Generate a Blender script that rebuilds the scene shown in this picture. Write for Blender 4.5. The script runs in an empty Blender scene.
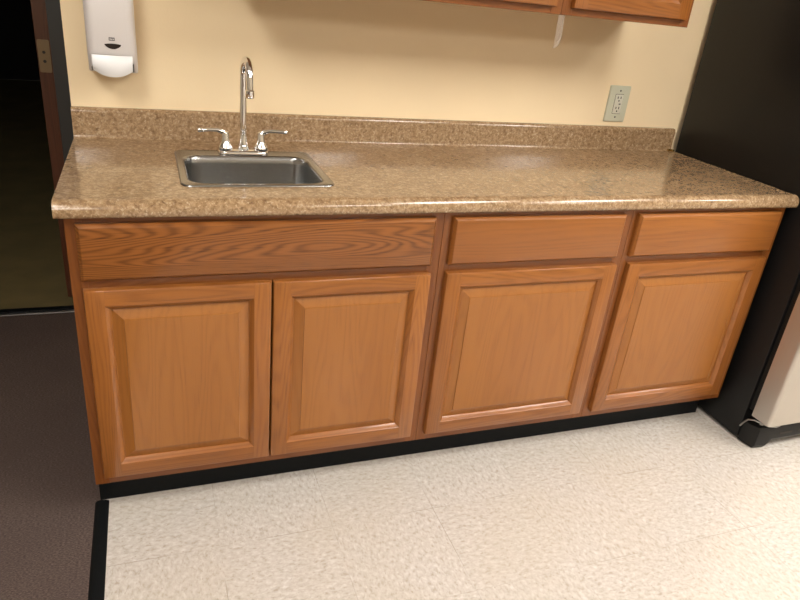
import bpy, bmesh, math, random
from mathutils import Vector, Matrix
random.seed(7)
S = bpy.context.scene
COL = S.collection
PI = math.pi

# ------------------------------------------------------------------ helpers
def tag(o, label=None, cat=None, group=None, kind=None):
    if label: o['label'] = label
    if cat: o['category'] = cat
    if group: o['group'] = group
    if kind: o['kind'] = kind
    return o

def empty(name, loc, label, cat, group=None):
    o = bpy.data.objects.new(name, None)
    o.empty_display_size = .05
    COL.objects.link(o)
    o.location = loc
    return tag(o, label, cat, group)

def obj(name, bm, mats, parent=None, smooth=None):
    """link a bmesh given in WORLD coordinates as one mesh object"""
    me = bpy.data.meshes.new(name)
    bmesh.ops.recalc_face_normals(bm, faces=bm.faces[:])
    pl = Vector((0, 0, 0))
    o = bpy.data.objects.new(name, me)
    if parent:
        p = parent
        while p:
            pl = pl + p.location
            p = p.parent
        bmesh.ops.translate(bm, verts=bm.verts[:], vec=-pl)
    bm.to_mesh(me)
    bm.free()
    if not isinstance(mats, (list, tuple)): mats = [mats]
    for m in mats: me.materials.append(m)
    if smooth is not None:
        for f in me.polygons: f.use_smooth = True
        me.set_sharp_from_angle(angle=math.radians(smooth))
    COL.objects.link(o)
    if parent: o.parent = parent
    return o

def struct(name, bm, mats, smooth=None):
    return tag(obj(name, bm, mats, None, smooth), kind='structure')

def BM(): return bmesh.new()

def box(bm, a, b, bev=0, seg=2, mi=0):
    """axis aligned box between corners a and b, optionally bevelled"""
    t = bmesh.new()
    bmesh.ops.create_cube(t, size=1)
    for v in t.verts:
        v.co = Vector([(a[i] + b[i]) / 2 + v.co[i] * (b[i] - a[i]) for i in range(3)])
    if bev:
        bmesh.ops.bevel(t, geom=t.edges[:], offset=bev, segments=seg, affect='EDGES', profile=.5)
    merge(bm, t, mi)

def merge(bm, t, mi=0, M=None):
    vm = {}
    for v in t.verts: vm[v] = bm.verts.new(M @ v.co if M else v.co)
    for f in t.faces:
        try:
            g = bm.faces.new([vm[v] for v in f.verts]); g.material_index = mi
        except ValueError: pass
    t.free()

def lathe(bm, prof, c, n=28, axis='z', mi=0):
    """prof: list of (radius, height)"""
    rings = []
    for r, h in prof:
        ring = []
        for i in range(n):
            a = 2 * PI * i / n
            x, y = r * math.cos(a), r * math.sin(a)
            p = {'z': (x, y, h), 'y': (x, h, y), 'x': (h, x, y)}[axis]
            ring.append(bm.verts.new(Vector(p) + Vector(c)))
        rings.append(ring)
    for A, B in zip(rings, rings[1:]):
        for i in range(n):
            f = bm.faces.new((A[i], A[(i + 1) % n], B[(i + 1) % n], B[i])); f.material_index = mi
    for R in (rings[0], rings[-1]):
        f = bm.faces.new(R); f.material_index = mi

def tube(bm, pts, rad, n=16, flat=1.0, mi=0):
    """swept round tube; rad a number or a list"""
    pts = [Vector(p) for p in pts]
    N = len(pts)
    rads = rad if isinstance(rad, (list, tuple)) else [rad] * N
    ref = Vector((1, 0, 0))
    rings = []
    for i, p in enumerate(pts):
        t = (pts[min(i + 1, N - 1)] - pts[max(i - 1, 0)]).normalized()
        if abs(t.dot(ref)) > .95: ref = Vector((0, 0, 1)) if abs(t.z) < .9 else Vector((0, 1, 0))
        s = (ref - t * ref.dot(t)).normalized(); u = t.cross(s); ref = s
        rings.append([bm.verts.new(p + s * rads[i] * math.cos(2 * PI * k / n) + u * rads[i] * flat * math.sin(2 * PI * k / n)) for k in range(n)])
    for A, B in zip(rings, rings[1:]):
        for i in range(n):
            f = bm.faces.new((A[i], A[(i + 1) % n], B[(i + 1) % n], B[i])); f.material_index = mi
    bm.faces.new(rings[0]); bm.faces.new(rings[-1])

def extrude_x(bm, prof, xs, mi=0, caps=True):
    """closed profile of (y, z) swept along the x stations"""
    rings = [[bm.verts.new((x, y, z)) for y, z in prof] for x in xs]
    n = len(prof)
    for A, B in zip(rings, rings[1:]):
        for i in range(n):
            f = bm.faces.new((A[i], A[(i + 1) % n], B[(i + 1) % n], B[i])); f.material_index = mi
    if caps:
        bm.faces.new(rings[0]); bm.faces.new(rings[-1])

def rrect(x0, x1, y0, y1, r, n=6):
    out = []
    for cx, cy, a0 in ((x1 - r, y1 - r, 0), (x0 + r, y1 - r, 90), (x0 + r, y0 + r, 180), (x1 - r, y0 + r, 270)):
        for i in range(n + 1):
            a = math.radians(a0 + 90 * i / n)
            out.append((cx + r * math.cos(a), cy + r * math.sin(a)))
    return out

def loft(bm, rings, cap0=False, cap1=False, mi=0):
    R = [[bm.verts.new(p) for p in ring] for ring in rings]
    n = len(R[0])
    for A, B in zip(R, R[1:]):
        for i in range(n):
            f = bm.faces.new((A[i], A[(i + 1) % n], B[(i + 1) % n], B[i])); f.material_index = mi
    if cap0: bm.faces.new(R[0])
    if cap1: bm.faces.new(R[-1])

# ------------------------------------------------------------------ materials
class NT:
    def __init__(s, name):
        s.m = bpy.data.materials.new(name); s.m.use_nodes = True
        s.t = s.m.node_tree; s.b = s.t.nodes['Principled BSDF']
    def n(s, kind, **kw):
        nd = s.t.nodes.new(kind)
        for k, v in kw.items():
            if k.startswith('i_'):
                nd.inputs[k[2:].replace('_', ' ')].default_value = v
            else: setattr(nd, k, v)
        return nd
    def l(s, a, b): s.t.links.new(a, b)
    def math(s, op, a, b=None, c=None, clamp=False):
        nd = s.t.nodes.new('ShaderNodeMath'); nd.operation = op; nd.use_clamp = clamp
        for i, v in enumerate((a, b, c)):
            if v is None: continue
            if isinstance(v, (int, float)): nd.inputs[i].default_value = v
            else: s.l(v, nd.inputs[i])
        return nd.outputs[0]
    def ramp(s, fac, stops):
        nd = s.t.nodes.new('ShaderNodeValToRGB')
        e = nd.color_ramp.elements
        while len(e) < len(stops): e.new(.5)
        for q, (p, c) in zip(e, stops):
            q.position = p; q.color = (*c, 1) if len(c) == 3 else c
        s.l(fac, nd.inputs[0]); return nd.outputs[0]
    def mix(s, fac, a, b, mode='MIX'):
        nd = s.t.nodes.new('ShaderNodeMix'); nd.data_type = 'RGBA'; nd.blend_type = mode
        for v, i in ((fac, 0), (a, 6), (b, 7)):
            if isinstance(v, (int, float)): nd.inputs[i].default_value = v
            elif isinstance(v, tuple): nd.inputs[i].default_value = (*v, 1)
            else: s.l(v, nd.inputs[i])
        return nd.outputs[2]
    def noise(s, vec, scale, detail=4, rough=.5, dist=0):
        nd = s.n('ShaderNodeTexNoise'); nd.inputs['Scale'].default_value = scale
        nd.inputs['Detail'].default_value = detail; nd.inputs['Roughness'].default_value = rough
        nd.inputs['Distortion'].default_value = dist
        s.l(vec, nd.inputs['Vector']); return nd.outputs['Fac']
    def mapv(s, vec, scale=(1, 1, 1), loc=(0, 0, 0), rot=(0, 0, 0)):
        nd = s.n('ShaderNodeMapping'); nd.inputs['Scale'].default_value = scale
        nd.inputs['Location'].default_value = loc; nd.inputs['Rotation'].default_value = rot
        s.l(vec, nd.inputs['Vector']); return nd.outputs[0]
    def bump(s, h, strength, dist):
        nd = s.n('ShaderNodeBump'); nd.inputs['Strength'].default_value = strength; nd.inputs['Distance'].default_value = dist
        s.l(h, nd.inputs['Height']); s.l(nd.outputs[0], s.b.inputs['Normal'])

def plain(name, col, rough=.5, metal=0, spec=.5, noise=0, nscale=40):
    k = NT(name); b = k.b
    b.inputs['Base Color'].default_value = (*col, 1); b.inputs['Roughness'].default_value = rough
    b.inputs['Metallic'].default_value = metal; b.inputs['Specular IOR Level'].default_value = spec
    if noise:
        tc = k.n('ShaderNodeTexCoord'); f = k.noise(tc.outputs['Object'], nscale, 3)
        d = tuple(c * (1 - noise) for c in col); u = tuple(min(1, c * (1 + noise)) for c in col)
        k.l(k.ramp(f, [(.3, d), (.7, u)]), b.inputs['Base Color'])
    return k.m

def wood(name, axis, base, dark, light, figure=1.0, rough=.33, cath=30.0, seed=0.0):
    """oak: growth bands along one axis with cathedral distortion, plus short pores"""
    k = NT(name)
    tc = k.n('ShaderNodeTexCoord'); oi = k.n('ShaderNodeObjectInfo')
    off = k.n('ShaderNodeVectorMath', operation='SCALE'); off.inputs[0].default_value = (3.1, 1.7, 5.3)
    k.l(k.math('MULTIPLY_ADD', oi.outputs['Random'], 7.0, seed), off.inputs['Scale'])
    ad = k.n('ShaderNodeVectorMath', operation='ADD')
    k.l(tc.outputs['Object'], ad.inputs[0]); k.l(off.outputs[0], ad.inputs[1])
    P = ad.outputs[0]
    if axis == 'x': sl, sm, sf = (.75, 5, 7.5), (3, 60, 60), (11, 420, 420)
    else: sl, sm, sf = (7.5, 5, .75), (60, 60, 3), (420, 420, 11)
    low = k.noise(k.mapv(P, sl), 1.0, 2, .45)
    wob = k.noise(k.mapv(P, sm), 1.0, 3, .5)
    ph = k.math('ADD', k.math('MULTIPLY', low, cath * 6.283), k.math('MULTIPLY', wob, 3.4))
    band = k.math('MULTIPLY_ADD', k.math('SINE', ph), .5, .5)
    band = k.math('POWER', band, 1.6)
    pore = k.noise(k.mapv(P, sf), 1.0, 2, .6)
    pore = k.math('MULTIPLY', k.math('SUBTRACT', pore, .52), 5.0, clamp=True)
    broad = k.noise(k.mapv(P, (4, 4, 1.2) if axis == 'z' else (1.2, 4, 4)), 1.0, 2)
    c = k.mix(k.ramp(broad, [(.3, (0, 0, 0)), (.7, (1, 1, 1))]), base, light)
    c = k.mix(k.math('MULTIPLY', band, .62 * figure), c, dark)
    pf = k.math('MULTIPLY', pore, k.math('MULTIPLY_ADD', band, .50, .32))
    c = k.mix(k.math('MULTIPLY', pf, figure), c, tuple(d * .55 for d in dark))
    k.l(c, k.b.inputs['Base Color'])
    k.b.inputs['Roughness'].default_value = rough
    k.b.inputs['Specular IOR Level'].default_value = .32
    k.b.inputs['Coat Weight'].default_value = .40; k.b.inputs['Coat Roughness'].default_value = .13
    k.bump(k.math('MULTIPLY', pf, -1.0), .12, .001)
    return k.m

OB = (.245, .083, .016); OD = (.135, .037, .0055); OL = (.300, .108, .023)
M_ff_h = wood('face_frame_horizontal', 'x', (.175, .052, .009), (.105, .027, .004), (.215, .070, .014), .5)
M_ff_v = wood('face_frame_vertical', 'z', (.175, .052, .009), (.105, .027, .004), (.215, .070, .014), .45)
M_oak_h = wood('oak_horizontal', 'x', OB, OD, OL, .55)
M_oak_v = wood('oak_vertical', 'z', OB, OD, OL, .42)
M_panel = wood('oak_panel', 'z', (.272, .098, .019), (.170, .053, .009), (.315, .121, .026), .28, cath=20)
M_drawer_strong = wood('oak_drawer_strong', 'x', (.225, .077, .015), (.090, .025, .0045), (.26, .092, .020), 1.0, cath=42, seed=2.2)
M_drawer_soft = wood('oak_drawer_soft', 'x', OB, (.185, .057, .012), OL, .5, cath=24, seed=4.1)

def laminate():
    k = NT('granite_laminate')
    tc = k.n('ShaderNodeTexCoord'); P = tc.outputs['Object']
    a = k.noise(P, 76, 6, .72, .5)
    bb = k.noise(k.mapv(P, loc=(3, 1, 2)), 170, 4, .6, .3)
    cc = k.noise(k.mapv(P, loc=(7, 5, 2)), 9, 3, .5)
    v = k.n('ShaderNodeTexVoronoi'); v.inputs['Scale'].default_value = 210; k.l(P, v.inputs['Vector'])
    col = k.ramp(a, [(.31, (.115, .062, .029)), (.45, (.255, .158, .080)), (.57, (.355, .236, .130)), (.69, (.49, .355, .225))])
    col = k.mix(k.ramp(cc, [(.35, (0, 0, 0)), (.7, (.25, .25, .25))]), col, (.27, .165, .090))
    col = k.mix(k.ramp(bb, [(.56, (0, 0, 0)), (.70, (.6, .6, .6))]), col, (.60, .47, .32))
    col = k.mix(k.ramp(bb, [(.28, (.85, .85, .85)), (.41, (0, 0, 0))]), col, (.15, .083, .040))
    k.l(col, k.b.inputs['Base Color'])
    k.b.inputs['Roughness'].default_value = .115
    k.b.inputs['Specular IOR Level'].default_value = .62
    k.bump(k.noise(P, 260, 2), .02, .0003)
    return k.m
M_lam = laminate()

def vinyl():
    k = NT('vinyl_tile')
    tc = k.n('ShaderNodeTexCoord')
    sx = k.n('ShaderNodeSeparateXYZ'); k.l(tc.outputs['Object'], sx.inputs[0])
    T = .31
    u = k.math('DIVIDE', k.math('SUBTRACT', sx.outputs[0], .926), T)
    w = k.math('DIVIDE', k.math('ADD', sx.outputs[1], .495), T)
    fu, fw = k.math('FLOOR', u), k.math('FLOOR', w)
    par = k.math('ABSOLUTE', k.math('MODULO', k.math('ADD', fu, fw), 2.0))
    par = k.math('GREATER_THAN', par, .5)
    P = tc.outputs['Object']
    def fl(scale, loc):
        return k.noise(k.mapv(P, scale, loc, (0, 0, .35)), 1.0, 3, .62, .35)
    a1, a2 = fl((60, 92, 1), (0, 0, 0)), fl((92, 60, 1), (2, 3, 0))
    b1, b2 = fl((80, 150, 1), (5, 1, 0)), fl((150, 80, 1), (1, 9, 0))
    def sel(p, q): return k.math('ADD', k.math('MULTIPLY', q, par), k.math('MULTIPLY', p, k.math('SUBTRACT', 1.0, par)))
    A, B = sel(a1, a2), sel(b1, b2)
    big = k.noise(P, 3.0, 2)
    ca = k.n('ShaderNodeCombineXYZ'); k.l(fu, ca.inputs[0]); k.l(fw, ca.inputs[1])
    wn = k.n('ShaderNodeTexWhiteNoise'); wn.noise_dimensions = '2D'; k.l(ca.outputs[0], wn.inputs['Vector'])
    col = k.ramp(A, [(.29, (.385, .335, .285)), (.42, (.485, .442, .395)), (.58, (.550, .512, .470)), (.74, (.64, .615, .585))])
    col = k.mix(k.ramp(B, [(.27, (.8, .8, .8)), (.39, (0, 0, 0))]), col, (.30, .25, .195))
    col = k.mix(k.ramp(B, [(.64, (0, 0, 0)), (.74, (.6, .6, .6))]), col, (.74, .71, .66))
    col = k.mix(k.ramp(big, [(.38, (.22, .22, .22)), (.62, (0, 0, 0))]), col, (.50, .435, .34))
    col = k.mix(k.math('MULTIPLY', wn.outputs['Value'], .10), col, (.44, .375, .30))
    def joint(t):
        d = k.math('ABSOLUTE', k.math('SUBTRACT', k.math('FRACT', t), .5))
        return k.math('GREATER_THAN', d, .4972)
    J = k.math('MAXIMUM', joint(u), joint(w))
    jm = k.ramp(k.noise(k.mapv(P, loc=(4, 4, 0)), 5, 2), [(.42, (0, 0, 0)), (.62, (.55, .55, .55))])
    col = k.mix(k.math('MULTIPLY', J, jm), col, (.20, .16, .12))
    k.l(col, k.b.inputs['Base Color'])
    k.b.inputs['Roughness'].default_value = .24
    k.b.inputs['Specular IOR Level'].default_value = .5
    k.bump(k.noise(P, 60, 2), .04, .001)
    return k.m
M_vinyl = vinyl()

def carpet():
    k = NT('carpet_pile')
    tc = k.n('ShaderNodeTexCoord'); P = tc.outputs['Object']
    a = k.noise(k.mapv(P, (160, 420, 1)), 1.0, 3, .65)
    b = k.noise(k.mapv(P, (60, 60, 1), (3, 3, 0)), 1.0, 4, .7)
    big = k.noise(P, 4, 3)
    col = k.ramp(a, [(.30, (.040, .028, .024)), (.52, (.092, .067, .058)), (.72, (.165, .123, .108))])
    col = k.mix(k.ramp(b, [(.62, (0, 0, 0)), (.8, (.6, .6, .6))]), col, (.22, .175, .16))
    col = k.mix(k.ramp(big, [(.35, (.35, .35, .35)), (.65, (0, 0, 0))]), col, (.070, .050, .045))
    k.l(col, k.b.inputs['Base Color']); k.b.inputs['Roughness'].default_value = .95
    k.b.inputs['Specular IOR Level'].default_value = .1
    k.bump(a, .25, .0015)
    return k.m
M_carpet = carpet()

def wallpaint(name, col):
    k = NT(name)
    tc = k.n('ShaderNodeTexCoord'); P = tc.outputs['Object']
    f = k.noise(P, 2.5, 2)
    k.l(k.ramp(f, [(.3, tuple(c * .97 for c in col)), (.7, tuple(min(1, c * 1.03) for c in col))]), k.b.inputs['Base Color'])
    k.b.inputs['Roughness'].default_value = .6; k.b.inputs['Specular IOR Level'].default_value = .3
    k.bump(k.noise(P, 180, 3), .12, .002)
    return k.m
M_wall = wallpaint('cream_paint', (.83, .668, .435))
M_wall_w = wallpaint('pale_paint', (.46, .40, .31))
M_ceil = wallpaint('ceiling_tile', (.80, .78, .74))
M_dark = plain('dark_room_shade', (.008, .007, .006), .8)  # near-black colour paints in the shade of the unlit room's walls and ceiling
M_hallfloor = plain('olive_tile', (.17, .130, .055), .6, noise=.15, nscale=6)

def brushed(name, col, rough, scale):
    k = NT(name)
    tc = k.n('ShaderNodeTexCoord')
    f = k.noise(k.mapv(tc.outputs['Object'], scale), 1.0, 2, .5)
    k.b.inputs['Base Color'].default_value = (*col, 1); k.b.inputs['Metallic'].default_value = 1
    k.l(k.math('MULTIPLY_ADD', f, .14, rough - .07), k.b.inputs['Roughness'])
    k.bump(f, .04, .0004)
    return k.m
M_sink = plain('satin_sink_steel', (.36, .36, .355), .22, 1)
M_fridge_steel = brushed('brushed_door_steel', (.60, .565, .52), .48, (300, 300, 5))
M_chrome = plain('chrome', (.86, .86, .87), .06, 1)
M_black_gloss = plain('black_enamel', (.0060, .0060, .0062), .36, 0, .30, .05, 90)
M_black_plastic = plain('black_plastic', (.009, .009, .009), .45, 0, .3)
M_rubber = plain('black_rubber', (.0045, .0052, .0058), .55, 0, .14)
M_white = plain('dispenser_plastic', (.66, .62, .60), .32)
M_white2 = plain('push_bar_plastic', (.82, .82, .83), .28)
M_lens = plain('smoked_lens', (.022, .018, .016), .15)
M_greyp = plain('grey_mark', (.085, .078, .075), .4)
M_almond = plain('almond_plate', (.53, .525, .40), .35)
M_recept = plain('receptacle_plastic', (.60, .575, .47), .3)
M_slot = plain('slot_black', (.02, .015, .01), .6)
M_frame = plain('charcoal_frame_enamel', (.030, .030, .029), .42)
M_doorwood = wood('stained_door_wood', 'z', (.080, .026, .012), (.040, .012, .006), (.105, .036, .016), .5)
M_hinge = plain('tan_hinge_plate', (.21, .135, .062), .45, .2)
M_brass = plain('brass', (.62, .44, .17), .2, 1)
M_alu = plain('dull_aluminium', (.33, .32, .31), .4, 1)
M_rawwood = plain('cabinet_board', (.30, .17, .08), .7, noise=.1)
M_seam = plain('laminate_seam', (.34, .26, .17), .35)

def clearp():
    k = NT('clear_plastic'); b = k.b
    b.inputs['Base Color'].default_value = (.55, .50, .47, 1); b.inputs['Roughness'].default_value = .25
    b.inputs['Alpha'].default_value = .12
    return k.m
M_clear = clearp()

def emit(name, col, s):
    m = bpy.data.materials.new(name); m.use_nodes = True
    t = m.node_tree; t.nodes.clear()
    e = t.nodes.new('ShaderNodeEmission'); o = t.nodes.new('ShaderNodeOutputMaterial')
    e.inputs[0].default_value = (*col, 1); e.inputs[1].default_value = s
    t.links.new(e.outputs[0], o.inputs[0]); return m
M_lamp = emit('lamp_diffuser', (1.0, .960, .90), 24.0)

# ------------------------------------------------------------------ layout (metres)
W = 2.166            # run of base cabinets along x
WALL = .6126         # room face of the back wall
X1, X2 = .9258, 1.547
ZB, ZT = .1144, .8735
CT0, CT = .8745, .914
CEIL = 2.60
XL, XR, YF = -2.6, 5.6, -5.4
WX = -.016             # free left corner of the back wall
HY_ = 1.30              # hallway wall with the dark doorway
DX0, DX1 = -1.05, -.1255

# ------------------------------------------------------------------ room shell
b = BM(); box(b, (.005, YF, -.05), (XR, WALL, 0)); struct('floor', b, M_vinyl)
b = BM(); box(b, (XL, YF, -.05), (.0045, 1.300, -.001)); struct('floor_carpet', b, M_carpet)
b = BM(); box(b, (XL, 1.309, -.05), (1.6, 7.5, -.002)); struct('floor_hallway', b, M_hallfloor)
b = BM(); box(b, (WX, WALL, 0), (XR, HY_ + .12, CEIL)); struct('wall_back', b, M_wall)
b = BM(); box(b, (XR, YF, 0), (XR + .1, WALL + .12, CEIL)); struct('wall_right', b, M_wall_w)
b = BM(); box(b, (XL - .1, YF, 0), (XL, HY_ + .12, CEIL)); struct('wall_left', b, M_wall_w)
b = BM(); box(b, (XL - .1, YF - .1, 0), (XR + .1, YF, CEIL)); struct('wall_front', b, M_wall_w)
b = BM(); box(b, (XL - .1, YF - .1, CEIL), (XR + .1, HY_ + .12, CEIL + .1)); struct('ceiling', b, M_ceil)
# hallway wall with the doorway, and the dark room behind it
b = BM(); box(b, (XL, HY_, 0), (DX0, HY_ + .12, CEIL)); box(b, (DX1, HY_, 0), (WX, HY_ + .12, CEIL)); box(b, (DX0, HY_, 2.12), (DX1, HY_ + .12, CEIL))
struct('wall_hallway', b, M_wall)
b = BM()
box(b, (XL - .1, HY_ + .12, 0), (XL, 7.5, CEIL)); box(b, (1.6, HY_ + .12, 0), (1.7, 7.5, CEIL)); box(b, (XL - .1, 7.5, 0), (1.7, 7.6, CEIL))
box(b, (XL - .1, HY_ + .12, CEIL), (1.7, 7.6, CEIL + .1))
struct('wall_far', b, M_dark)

# steel door frame round the doorway
b = BM()
for x0, x1 in ((DX1 - .002, DX1 + .060), (DX0 - .060, DX0 + .002)):
    box(b, (x0, HY_ - .008, .0), (x1, HY_ + .125, 2.18), .002)
box(b, (DX0, HY_ - .008, 2.118), (DX1, HY_ + .125, 2.18), .002)
struct('trim_1', b, M_frame)
# open wooden door, seen on its hinge edge
DY = HY_ + .128
b = BM(); box(b, (-.1915, DY, .012), (-.1400, DY + .86, 2.10), .002, 2)
door = struct('door_1', b, M_doorwood)
b = BM()
prof = rrect(-.1875, -.1460, .973, 1.092, .005, 3)
loft(b, [[(x, DY - .0005, z) for x, z in prof], [(x, DY - .003, z) for x, z in prof]], True, True)
hinge = obj('hinge', b, M_hinge, door); tag(hinge, 'tan metal hinge plate let into the door edge')
for z in (1.014, 1.047):
    b = BM(); lathe(b, [(.0058, -.0032), (.0058, -.0042), (.002, -.0048)], (-.167, DY, z), 14, 'y')
    obj('screw', b, M_slot, hinge)

# metal strip between carpet and the dark room floor
b = BM(); box(b, (DX0 + .003, 1.292, -.001), (DX1 - .003, 1.312, .006), .002)
o = obj('threshold_strip', b, M_alu)
tag(o, 'thin metal threshold strip between the brown carpet and the dark doorway floor', 'threshold')
b = BM(); box(b, (DX0 + .003, 1.3125, -.002), (DX1 - .003, 1.345, .010), .003)
struct('trim_2', b, M_rubber)

# black rubber strip where carpet meets tile
b = BM()
extr = [(-.0145, -.001), (-.010, .004), (.0, .0065), (.012, .006), (.021, .002), (.0225, 0)]
r0 = [(x, -5.3, z) for x, z in extr]; r1 = [(x, .062, z) for x, z in extr]
loft(b, [r0, r1], True, True)
o = obj('transition_strip', b, M_rubber, None, 40)
tag(o, 'black rubber floor strip between the brown carpet and the beige tile', 'floor strip')

# ------------------------------------------------------------------ toe kick (one continuous strip of vinyl base)
b = BM()
extrude_x(b, [(.0695, 0), (.0695, .112), (.0715, .1135), (.0745, .1135), (.0745, 0)], [-.0006, .75, 1.45, W - .004])
o = obj('toe_kick_strip', b, M_rubber)
tag(o, 'long black vinyl toe kick strip along the floor under the oak base cabinets', 'baseboard')

# ------------------------------------------------------------------ cabinets
def ring_frame(bm, x0, x1, z0, z1, yb, yf, ws, wt, wb, mv=0, mh=1):
    """door frame with square-and-ogee inner edge, eased outer edge; stiles mv, rails mh"""
    e = .0045
    def stile(xa, xb, outer):
        # cross-section in (x, y); inner edge steps down to the panel groove
        s = 1 if outer == 'l' else -1
        xo, xi = (xa, xb) if outer == 'l' else (xb, xa)
        return [(xo, yb), (xo, yf + e * 1.6), (xo + s * e * .35, yf + e * .5), (xo + s * e * 1.3, yf), (xi - s * .0115, yf), (xi - s * .0105, yf + .0015), (xi - s * .0045, yf + .0045), (xi, yf + .0105), (xi, yb)]
    def put(ringA, ringB, mi):
        loft(bm, [ringA, ringB], True, True, mi)
    for xa, xb, o in ((x0, x0 + ws, 'l'), (x1 - ws, x1, 'r')):
        P = stile(xa, xb, o)
        # mitred only where the moulding meets; top and bottom ends are eased
        def cl(z, k): return [(x, min(yb, max(y, yf + e * k)), z) for x, y in P]
        loft(bm, [cl(z0, 1.6), cl(z0 + e * .35, .5), cl(z0 + e * 1.3, 0), cl(z1 - e * 1.3, 0), cl(z1 - e * .35, .5), cl(z1, 1.6)], True, True, mv)
    def rail(za, zb, outer):
        s = 1 if outer == 'b' else -1
        zo, zi = (za, zb) if outer == 'b' else (zb, za)
        return [(zo, yb), (zo, yf + e * 1.6), (zo + s * e * .35, yf + e * .5), (zo + s * e * 1.3, yf), (zi - s * .0115, yf), (zi - s * .0105, yf + .0015), (zi - s * .0045, yf + .0045), (zi, yf + .0105), (zi, yb)]
    for za, zb, o in ((z0, z0 + wb, 'b'), (z1 - wt, z1, 't')):
        P = [(z + (.0002 if o == 'b' else -.0002) * (k in (0, 1, 8)), y + .00018) for k, (z, y) in enumerate(rail(za, zb, o))]
        xa, xb = x0 + ws - .0118, x1 - ws + .0118
        put([(xa, y, z) for z, y in P], [(xb, y, z) for z, y in P], mh)

def make_door(parent, x0, x1, z0, z1, yf, th=.019, ws=.056, wt=.054, wb=.056):
    b = BM()
    ring_frame(b, x0, x1, z0, z1, yf + th, yf, ws, wt, wb)
    d = obj('door', b, [M_oak_v, M_oak_h], parent, 35)
    # raised panel: groove edge, wide bevel, flat field
    b = BM()
    a0, a1, c0, c1 = x0 + ws - .004, x1 - ws + .004, z0 + wb - .004, z1 - wt + .004
    def rc(i, y): return [(a0 + i, y, c0 + i), (a1 - i, y, c0 + i), (a1 - i, y, c1 - i), (a0 + i, y, c1 - i)]
    loft(b, [rc(0, yf + th - .003), rc(0, yf + .0125), rc(.0060, yf + .0125), rc(.0085, yf + .0115), rc(.027, yf + .0045), rc(.0305, yf + .0036), rc(.0315, yf + .0014), rc(.036, yf + .0010)], True, True)
    obj('raised_panel', b, M_panel, d, 12)
    return d

def make_front(parent, x0, x1, z0, z1, yf, mat, th=.019):
    b = BM()
    def rc(i, y): return [(x0 + i, y, z0 + i), (x1 - i, y, z0 + i), (x1 - i, y, z1 - i), (x0 + i, y, z1 - i)]
    loft(b, [rc(0, yf + th), rc(0, yf + .0085), rc(.0010, yf + .0070), rc(.0062, yf + .0020), rc(.0075, yf + .0006), rc(.0092, yf)], True, True)
    return obj('drawer_front', b, mat, parent, 25)

def face_frame(parent, x0, x1, z0, z1, y, wl, wr, wt, wb, mids=()):
    b = BM(); th = .019
    box(b, (x0, y, z0), (x0 + wl, y + th, z1), .0008, 1, 0); box(b, (x1 - wr, y, z0), (x1, y + th, z1), .0008, 1, 0)
    for za, zb in [(z0, z0 + wb), (z1 - wt, z1)] + list(mids):
        box(b, (x0 + wl, y + .0003, za), (x1 - wr, y + th, zb), .0006, 1, 1)
    return obj('face_frame', b, [M_ff_v, M_ff_h], parent)

def carcass(parent, x0, x1, z0, z1, y0, y1, toe=None, top=False):
    b = BM(); t = .012
    for xa in (x0, x1 - t):
        if toe:
            loft(b, [[(xx, y0, z0), (xx, y0, z1), (xx, y1, z1), (xx, y1, .001), (xx, toe, .001), (xx, toe, z0)] for xx in (xa, xa + t)], True, True, 0)
        else:
            box(b, (xa, y0, z0), (xa + t, y1, z1))
    box(b, (x0 + t, y0, z0 + .002), (x1 - t, y1, z0 + .016), 0, 1, 1)
    box(b, (x0 + t, y1 - .006, z0 + .016), (x1 - t, y1, z1), 0, 1, 1)
    if top: box(b, (x0 + t, y0, z1 - .014), (x1 - t, y1 - .006, z1), 0, 1, 1)
    return obj('carcass', b, [M_oak_v, M_rawwood], parent)

DZ0, DZ1, WZ0, WZ1 = .1435, .6975, .7200, .8590
YD = -.0195
def base_cabinet(x0, x1, doors, fronts, label, fmat):
    g = empty('base_cabinet', (x0, 0, 0), label, 'cabinet', 'oak base cabinets under the countertop')
    carcass(g, x0, x1, ZB, ZT, .0195, WALL - .004, .0755)
    face_frame(g, x0, x1, ZB, ZT, 0, .036, .036, .030, .040, [(.690, .728)])
    for a, c in doors: make_door(g, a, c, DZ0, DZ1, YD)
    for a, c in fronts: make_front(g, a, c, WZ0, WZ1, YD, fmat)
    return g
base_cabinet(0, X1 - .0003, [(.0239, .4617), (.4657, .901)], [(.0225, .8985)], 'wide two-door oak sink base cabinet at the left end beside the carpet', M_drawer_strong)
base_cabinet(X1 + .0003, X2 - .0003, [(.9487, 1.5242)], [(.9500, 1.5165)], 'middle oak base cabinet with one door and one drawer', M_drawer_soft)
base_cabinet(X2 + .0003, W, [(1.5698, 2.1380)], [(1.5655, 2.1400)], 'oak base cabinet at the right end next to the black refrigerator', M_drawer_soft)

def wall_cabinet(x0, x1, doors, label):
    z0, z1, y = 1.377, 2.14, .29
    g = empty('wall_cabinet', (x0, y, z0), label, 'cabinet', 'oak wall cabinets above the countertop')
    carcass(g, x0, x1, z0, z1, y + .0195, WALL - .002, None, True)
    face_frame(g, x0, x1, z0, z1, y, .036, .036, .04, .036)
    for a, c in doors: make_door(g, a, c, z0 + .0205, z1 - .02, y - .0195)
wall_cabinet(1.3512, 1.824, [(1.381, 1.8035)], 'oak wall cabinet at the right, above the electrical outlet')
wall_cabinet(.4360, 1.3506, [(.458, .8905), (.8945, 1.3235)], 'oak wall cabinet at the top edge, left of the clear hanging strip')

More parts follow.
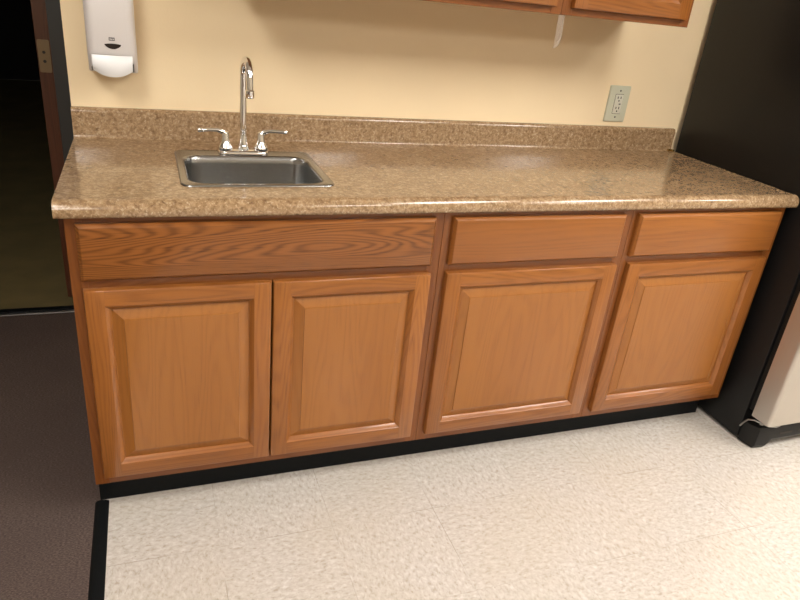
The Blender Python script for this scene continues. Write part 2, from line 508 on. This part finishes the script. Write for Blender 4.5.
# ------------------------------------------------------------------ countertop (postformed: rolled nose, coved splash) with sink cut-out
def arc(cy, cz, r, a0, a1, n):
    return [(cy + r * math.cos(math.radians(a0 + (a1 - a0) * i / n)), cz + r * math.sin(math.radians(a0 + (a1 - a0) * i / n))) for i in range(n + 1)]
YN = -.0275
HY0, HY1, HX0, HX1 = .103, .437, .267, .633
CX0, CX1 = -.0165, 2.181
ZS = 1.0005; YS = .5915
prof = []
prof += arc(YN + .011, CT0 + .011, .011, 270, 180, 5)             # lower nose
prof += arc(YN + .023, CT - .0222, .023, 180, 90, 10)                # upper nose, slightly proud
prof += [(YN + .034, CT + .0006), (YN + .046, CT)]
iy0 = len(prof); prof += [(HY0, CT)]; prof += [(HY1, CT)]
prof += arc(YS - .009, CT + .009, .009, 270, 360, 5)               # cove
prof += arc(YS + .012, ZS - .012, .012, 180, 90, 7)                # top of splash
prof += [(WALL - .0006, ZS), (WALL - .0006, CT0)]
ib1 = len(prof); prof += [(HY1, CT0), (HY0, CT0)]
b = BM()
xs = [CX0, HX0, HX1, .9, 1.5, CX1]
rings = [[b.verts.new((2.168 if x == CX1 and y > .5 and z > CT + .0005 else x, y, z)) for y, z in prof] for x in xs]
n = len(prof)
for k in range(len(xs) - 1):
    A, B = rings[k], rings[k + 1]
    for i in range(n):
        if k == 1 and i in (iy0, ib1): continue
        b.faces.new((A[i], A[(i + 1) % n], B[(i + 1) % n], B[i]))
A, B = rings[1], rings[2]
b.faces.new((A[iy0], B[iy0], B[ib1 + 1], A[ib1 + 1])); b.faces.new((A[iy0 + 1], B[iy0 + 1], B[ib1], A[ib1]))
for R in (A, B): b.faces.new((R[iy0], R[iy0 + 1], R[ib1], R[ib1 + 1]))
b.faces.new(rings[0]); b.faces.new(rings[-1])
top = obj('countertop', b, M_lam, None, 35)
tag(top, 'brown speckled granite-look countertop with rolled front edge and low backsplash', 'countertop')

b = BM()
box(b, (2.146, YS - .012, CT + .0008), (2.164, YS - .002, CT + .010), .002)
lathe(b, [(.0045, 0), (.0065, .002), (.0065, .006), (.003, .009)], (2.166, YS - .014, CT + .0012), 14)
o = obj('brass_clip', b, M_brass, None, 40)
tag(o, 'tiny shiny brass clip in the back right corner of the countertop', 'clip')

# ------------------------------------------------------------------ sink
SX0, SX1, SY0, SY1 = .2555, .6450, .0895, .4530
BX0, BX1, BY0, BY1 = .277, .6235, .114, .392
g = empty('sink', (.4475, .27, CT), 'small square stainless steel drop-in sink in the brown countertop', 'sink')
b = BM(); N = 8
def ring(x0, x1, y0, y1, r, z): return [(x, y, z) for x, y in rrect(x0, x1, y0, y1, r, N)]
rg = [ring(SX0, SX1, SY0, SY1, .026, CT + .0006), ring(SX0 + .0006, SX1 - .0006, SY0 + .0006, SY1 - .0006, .0255, CT + .0026),
      ring(SX0 + .004, SX1 - .004, SY0 + .004, SY1 - .004, .023, CT + .0046), ring(SX0 + .010, SX1 - .010, SY0 + .010, SY1 - .010, .02, CT + .0034)]
def bowl(i, r, z): return ring(BX0 + i, BX1 - i, BY0 + i, BY1 - i, r, z)
rg += [bowl(-.007, .052, CT + .0032), bowl(-.003, .050, CT + .0026), bowl(0, .048, CT - .0002), bowl(.0025, .046, CT - .006), bowl(.004, .046, CT - .02),
       bowl(.011, .046, CT - .125), bowl(.016, .044, CT - .140), bowl(.028, .036, CT - .148), bowl(.05, .02, CT - .150), bowl(.10, .01, CT - .152)]
loft(b, rg, False, True)
basin = obj('basin', b, M_sink, g, 50)
b = BM(); lathe(b, [(.042, CT - .1515), (.044, CT - .1495), (.038, CT - .1485), (.034, CT - .151)], (.4475, .255, 0), 28)
obj('drain', b, M_chrome, g, 40)

# ------------------------------------------------------------------ faucet
FX, FY, FZ = .4480, .4225, CT + .0036
g = empty('faucet', (FX, FY, FZ), 'chrome gooseneck faucet with two lever handles behind the small sink', 'faucet')
b = BM()
loft(b, [[(x, y, FZ + h) for x, y in rrect(FX - .073 + i, FX + .073 - i, FY - .024 + i, FY + .024 - i, .0235 - i, 8)] for i, h in ((0, 0), (0, .006), (.002, .010), (.006, .012))], True, True)
obj('base_plate', b, M_chrome, g, 40)
b = BM()
lathe(b, [(.0165, .0112), (.0165, .018), (.0145, .024), (.012, .034), (.0105, .046), (.0098, .054)], (FX, FY, FZ), 28)
yaw = math.radians(3); R = .0485; zt = 1.185 - R - FZ
fx, fy = math.sin(yaw), -math.cos(yaw)
pts = [(FX, FY, FZ + .045), (FX, FY, FZ + .10), (FX, FY, FZ + .15), (FX, FY, FZ + zt)]
for i in range(1, 17):
    a = math.radians(178 * i / 16); d = R - R * math.cos(a)
    pts.append((FX + fx * d, FY + fy * d, FZ + zt + R * math.sin(a)))
e = pts[-1]; pts += [(e[0], e[1], e[2] - .02), (e[0], e[1], e[2] - .028)]
tube(b, pts, .0098, 22)
sp = obj('spout', b, M_chrome, g, 40)
b = BM(); lathe(b, [(.0098, .012), (.0122, .010), (.0122, -.008), (.0110, -.010), (.0085, -.010)], (e[0], e[1], e[2] - .036), 24)
obj('aerator', b, M_chrome, g, 40)
for s in (-1, 1):
    hx = FX + s * .0508
    b = BM()
    lathe(b, [(.0205, .0100), (.0215, .016), (.0205, .021), (.0165, .026), (.0130, .036), (.0108, .048), (.0110, .056), (.0090, .062), (.004, .0645)], (hx, FY, FZ), 26)
    h = obj('handle', b, M_chrome, g, 40)
    b = BM()
    q = [(hx, FY, FZ + .056), (hx + s * .010, FY - .001, FZ + .0625), (hx + s * .024, FY - .002, FZ + .0665), (hx + s * .045, FY - .004, FZ + .0665), (hx + s * .064, FY - .005, FZ + .0655), (hx + s * .073, FY - .006, FZ + .0655), (hx + s * .0775, FY - .006, FZ + .0655)]
    tube(b, q, [.0085, .0078, .0062, .0055, .0058, .0072, .0035], 14, .75)
    obj('lever', b, M_chrome, h, 50)

# ------------------------------------------------------------------ soap dispenser
DXc = .1085; DYB = WALL - .0012
g = empty('soap_dispenser', (DXc, DYB, 1.10), 'white wall-mounted soap dispenser with a curved push bar', 'soap dispenser')
b = BM()
def dring(hw, yfront, z, r): return [(x, y, z) for x, y in rrect(DXc - hw, DXc + hw, yfront, DYB, r, 6)]
loft(b, [dring(.062, WALL - .060, 1.1090, .012), dring(.0635, WALL - .070, 1.1130, .014), dring(.0635, WALL - .086, 1.150, .018), dring(.0630, WALL - .099, 1.200, .022), dring(.0625, WALL - .104, 1.25, .024), dring(.0625, WALL - .103, 1.30, .024), dring(.062, WALL - .095, 1.335, .026), dring(.058, WALL - .078, 1.352, .026), dring(.050, WALL - .058, 1.357, .022)], True, True)
obj('cover', b, M_white, g, 50)
b = BM()   # curved push bar, bottom edge smile-shaped
nx, rows = 17, []
for j in range(7):
    t = j / 6; row = []
    for i in range(nx):
        u = -1 + 2 * i / (nx - 1)
        zt_, zb_ = 1.1585 - .0025 * u * u * 0, 1.1030 + .0165 * abs(u) ** 2.2
        z = zt_ + (zb_ - zt_) * t
        y = WALL - .0995 - .008 * (1 - u * u) - .012 * math.sin(PI * (.15 + .75 * t)) 
        row.append((DXc + u * .0515 * (1 - .03 * t), y, z))
    rows.append(row)
F = [[b.verts.new(p) for p in r] for r in rows]
K = [[b.verts.new((p[0] * 1, p[1] + .010, p[2])) for p in r] for r in rows]
for G, fl in ((F, 0), (K, 1)):
    for j in range(6):
        for i in range(nx - 1): b.faces.new((G[j][i], G[j][i + 1], G[j + 1][i + 1], G[j + 1][i]))
for i in range(nx - 1):
    b.faces.new((F[0][i], F[0][i + 1], K[0][i + 1], K[0][i])); b.faces.new((F[6][i], F[6][i + 1], K[6][i + 1], K[6][i]))
for j in range(6):
    for c in (0, nx - 1): b.faces.new((F[j][c], F[j + 1][c], K[j + 1][c], K[j][c]))
pb = obj('push_bar', b, M_white2, g, 45); tag(pb, 'bright white curved push bar')
for s in (-1, 1):
    b = BM(); box(b, (DXc + s * .0520 - .0022, WALL - .1005, 1.117), (DXc + s * .0520 + .0022, WALL - .070, 1.138 if s > 0 else 1.128), .001)
    obj('arm', b, M_greyp, g)
b = BM()    # lens-shaped level window
up = [(u, 0.0048 - .0022 * u * u) for u in [-1 + i / 8 for i in range(17)]]
lo = [(u, -.0098 * (1 - u * u)) for u in [1 - i / 8 for i in range(1, 16)]]
P2 = up + lo
def fy_(z): return WALL - .099 - .005 * (z - 1.2) / .05 if z > 1.2 else WALL - .086 - .013 * (z - 1.15) / .05
loft(b, [[(DXc + .0035 + u * .0215, fy_(1.184 + w) + dy, 1.184 + w) for u, w in P2] for dy in (.003, -.0012)], True, True)
obj('level_window', b, M_lens, g)
b = BM(); zc = 1.2005
box(b, (DXc - .0055, fy_(zc) - .001, zc - .0042), (DXc + .0095, fy_(zc) + .003, zc + .0042), .0006, 1)
lg = obj('logo_plate', b, M_greyp, g)
# three blocky strokes of the small unreadable mark
b = BM()
for x0, x1, z0, z1 in ((-.0036, -.0006, -.0018, .0012), (-.0012, -.0006, .0012, .0026), (.0006, .0034, -.0018, .0012), (.0046, .0052, -.0018, .0026), (.0052, .0076, -.0018, .0010)):
    box(b, (DXc + x0, fy_(zc) - .0016, zc + z0), (DXc + x1, fy_(zc) - .0008, zc + z1))
obj('logo_mark', b, M_white, lg)

# ------------------------------------------------------------------ outlet
OX, OZ = 1.8715, 1.0845
g = empty('electrical_outlet', (OX, WALL, OZ), 'almond electrical outlet on the cream wall above the right of the countertop', 'outlet')
b = BM()
def orr(hw, hh, y, r): return [(OX + x, y, OZ + z) for x, z in rrect(-hw, hw, -hh, hh, r, 4)]
loft(b, [orr(.0465, .0665, WALL - .0002, .004), orr(.0465, .0665, WALL - .003, .004), orr(.0445, .0645, WALL - .0062, .004), orr(.0425, .0625, WALL - .0068, .004)], True, True)
obj('wall_plate', b, M_almond, g, 30)
b = BM(); loft(b, [orr(.0185, .0365, WALL - .0064, .002), orr(.0185, .0365, WALL - .0072, .002)], True, True)
obj('recess_shadow_gap', b, M_slot, g).name = 'gap'
b = BM(); loft(b, [orr(.0172, .0350, WALL - .0070, .002), orr(.0172, .0350, WALL - .0086, .002), orr(.0162, .0340, WALL - .0092, .002)], True, True)
rc_ = obj('receptacle', b, M_recept, g, 30)
for zc in (.0195, -.0185):
    for x in (-.0065, .0065):
        b = BM(); box(b, (OX + x - .0019, WALL - .0096, OZ + zc + .000), (OX + x + .0019, WALL - .0088, OZ + zc + .0085)); obj('slot', b, M_slot, rc_)
    b = BM(); lathe(b, [(.0030, -.0096), (.0030, -.0088)], (OX, WALL, OZ + zc - .0075), 14, 'y'); obj('ground_hole', b, M_slot, rc_)
for x in (-.0062, .0062):
    b = BM(); box(b, (OX + x - .0045, WALL - .0104, OZ - .0022), (OX + x + .0045, WALL - .0090, OZ + .0026), .0006, 1); obj('button', b, M_greyp if x > 0 else M_recept, rc_)
for z in (.0485, -.0485):
    b = BM(); lathe(b, [(.0035, -.0066), (.0035, -.0076), (.002, -.0082)], (OX, WALL, OZ + z), 16, 'y'); obj('screw', b, M_greyp, g, 40)

# ------------------------------------------------------------------ clear plastic strip hanging from the wall cabinets
b = BM()
cx, y0 = 1.3575, .2915
pathp = [(0, 1.3770), (0, 1.36), (.0008, 1.34), (.0016, 1.325), (.0014, 1.312), (.0, 1.300), (-.003, 1.290), (-.008, 1.284)]
hw = .0110
L = []
for i, (dx, z) in enumerate(pathp):
    w = hw if i < 5 else hw * (1 - .2 * (i - 4))
    L.append([(cx + dx - w, y0, z), (cx + dx + w, y0 + .001, z), (cx + dx + w, y0 + .003, z - .0008), (cx + dx - w, y0 + .002, z - .0008)])
loft(b, L, True, True)
tube(b, [(cx + .0085 + dx, y0 + .0015, z) for dx, z in pathp[:5]] + [(cx + .0075, y0 + .0015, 1.302), (cx + .002, y0 + .0015, 1.291), (cx - .004, y0 + .0015, 1.2865)], .0018, 8)
o = obj('plastic_strip', b, M_clear)
tag(o, 'clear plastic strip hanging from the underside of the oak wall cabinets', 'plastic strip')

# ------------------------------------------------------------------ refrigerator
RX0, RX1 = 2.1895, 3.095
RB, RF = .590, -.112
g = empty('refrigerator', (RX0, RB, 0), 'black-sided refrigerator with stainless doors at the right of the countertop', 'refrigerator')
b = BM(); box(b, (RX0, RF, .012), (RX1, RB, 1.76), .004, 2); obj('body', b, M_black_gloss, g, 40)
XM = RX0 + .40
for x0, x1 in ((RX0 + .001, XM - .003), (XM + .003, RX1 - .001)):
    b = BM()
    P = [(x0, -.140)] + [(x, y) for x, y in rrect(x0, x1, -.214, -.10, .014, 5)[14:28]][:0]
    corner = lambda cx_, cy_, a0: [(cx_ + .012 * math.cos(math.radians(a0 + 15 * i)), cy_ + .012 * math.sin(math.radians(a0 + 15 * i))) for i in range(7)]
    P = [(x1, -.138), (x0, -.138)] + corner(x0 + .012, -.202, 180) + corner(x1 - .012, -.202, 270)
    loft(b, [[(x, y, z) for x, y in P] for z in (.125, 1.755)], True, True)
    d = obj('door', b, M_fridge_steel, g, 40)
    b = BM(); box(b, (x0 + .010, -.138, .135), (x1 - .010, -.1122, 1.745), .003, 2); obj('gasket', b, M_black_plastic, d)
    b = BM(); hx = x1 - .045 if x0 < XM - .1 else x0 + .045
    tube(b, [(hx, -.214, .70), (hx, -.245, .72), (hx, -.252, .78), (hx, -.252, 1.40), (hx, -.245, 1.46), (hx, -.214, 1.48)], .011, 14)
    obj('handle', b, M_fridge_steel, d, 40)
# base grille with chamfered foot covers
b = BM()
def gp(x, z0, z1, yf, cham): return [(x, RF - .002, z0), (x, RF - .002, z1), (x, yf + .004, z1), (x, yf, z1 - .012), (x, yf, z0 + cham), (x, yf + cham * .6, z0)]
st = [(RX0 + .006, .004, .088, -.150, .02), (RX0 + .016, .002, .092, -.180, .014), (RX0 + .062, .002, .092, -.186, .014), (RX0 + .085, .030, .098, -.186, .012), (XM, .032, .098, -.186, .012), (RX1 - .085, .030, .098, -.186, .012), (RX1 - .062, .002, .092, -.186, .014), (RX1 - .016, .002, .092, -.180, .014), (RX1 - .006, .004, .088, -.150, .02)]
loft(b, [gp(*s) for s in st], True, True)
gr = obj('base_grille', b, M_black_plastic, g, 30)
b = BM()
for x0 in [RX0 + .115 + .09 * k for k in range(8)]:
    box(b, (x0, -.1875, .058), (x0 + .060, -.1855, .068))
obj('vent_slot', b, M_slot, gr)
# thin steel hinge bracket under the door corner
b = BM()
br = [(RX0 - .003, -.112, .062), (RX0 - .003, -.122, .085), (RX0 - .002, -.134, .105), (RX0 + .006, -.150, .112), (RX0 + .016, -.176, .1135), (RX0 + .030, -.196, .1135), (RX0 + .055, -.204, .1130), (RX0 + .075, -.200, .1130)]
tube(b, br, .0035, 8)
hb = obj('hinge_bracket', b, M_alu, g, 40); tag(hb, 'thin silver bracket under the door corner')
b = BM(); lathe(b, [(.008, .100), (.008, .1235)], (RX0 + .03, -.165, 0), 14); obj('hinge_pin', b, M_alu, hb)

# ------------------------------------------------------------------ ceiling lights (troffers in a row, as their reflections show)
HX, HY = .305, .61
for x, y, lab in ((1.90, -1.42, 'long ceiling light panel above the tile in front of the middle base cabinet'), (2.95, -1.42, 'long ceiling light panel in front of the refrigerator'), (4.25, -1.42, 'long ceiling light panel to the right of the refrigerator, nearest the right wall'), (-.55, -1.42, 'long ceiling light panel above the brown carpet near the doorway'),
                 (1.90, -4.05, 'long ceiling light panel in the far row, above the middle of the tile floor'), (4.25, -4.05, 'long ceiling light panel in the far row, nearest the right wall'), (-.55, -4.05, 'long ceiling light panel in the far row, above the carpet')):
    g = empty('ceiling_light', (x, y, CEIL), lab, 'ceiling light', 'ceiling light panels')
    b = BM()
    for s in (-1, 1):
        box(b, (x + s * (HX - .012) - .012, y - HY, CEIL - .012), (x + s * (HX - .012) + .012, y + HY, CEIL - .0005))
        box(b, (x - HX + .024, y + s * (HY - .012) - .012, CEIL - .012), (x + HX - .024, y + s * (HY - .012) + .012, CEIL - .0005))
    obj('frame', b, M_white, g)
    b = BM(); box(b, (x - HX + .025, y - HY + .025, CEIL - .006), (x + HX - .025, y + HY - .025, CEIL - .001)); obj('diffuser', b, M_lamp, g)

w = bpy.data.worlds.new('world'); S.world = w; w.use_nodes = True
w.node_tree.nodes['Background'].inputs[0].default_value = (1, .9, .78, 1); w.node_tree.nodes['Background'].inputs[1].default_value = .02

# ------------------------------------------------------------------ camera
rx, ry, rz = .4382, .1084, -.3865
cp, sp_ = math.cos(rx), math.sin(rx); cy, sy = math.cos(rz), math.sin(rz); cr, sr = math.cos(ry), math.sin(ry)
f = Vector((-sy * cp, cy * cp, -sp_)); r = Vector((cy, sy, 0)); u = r.cross(f)
r2 = cr * r + sr * u; u2 = -sr * r + cr * u
cd = bpy.data.cameras.new('camera'); cam = bpy.data.objects.new('camera', cd); COL.objects.link(cam)
cd.sensor_width = 36; cd.lens = 663.57 / 800 * 36; cd.clip_start = .02
M = Matrix((r2, u2, -f)).transposed().to_4x4(); M.translation = Vector((.1881, -1.5588, 1.4035))
cam.matrix_world = M
S.camera = cam
S.view_settings.view_transform = 'Standard'; S.view_settings.look = 'None'
S.view_settings.gamma = 1; S.view_settings.use_curve_mapping = False
S.view_settings.exposure = 0.0
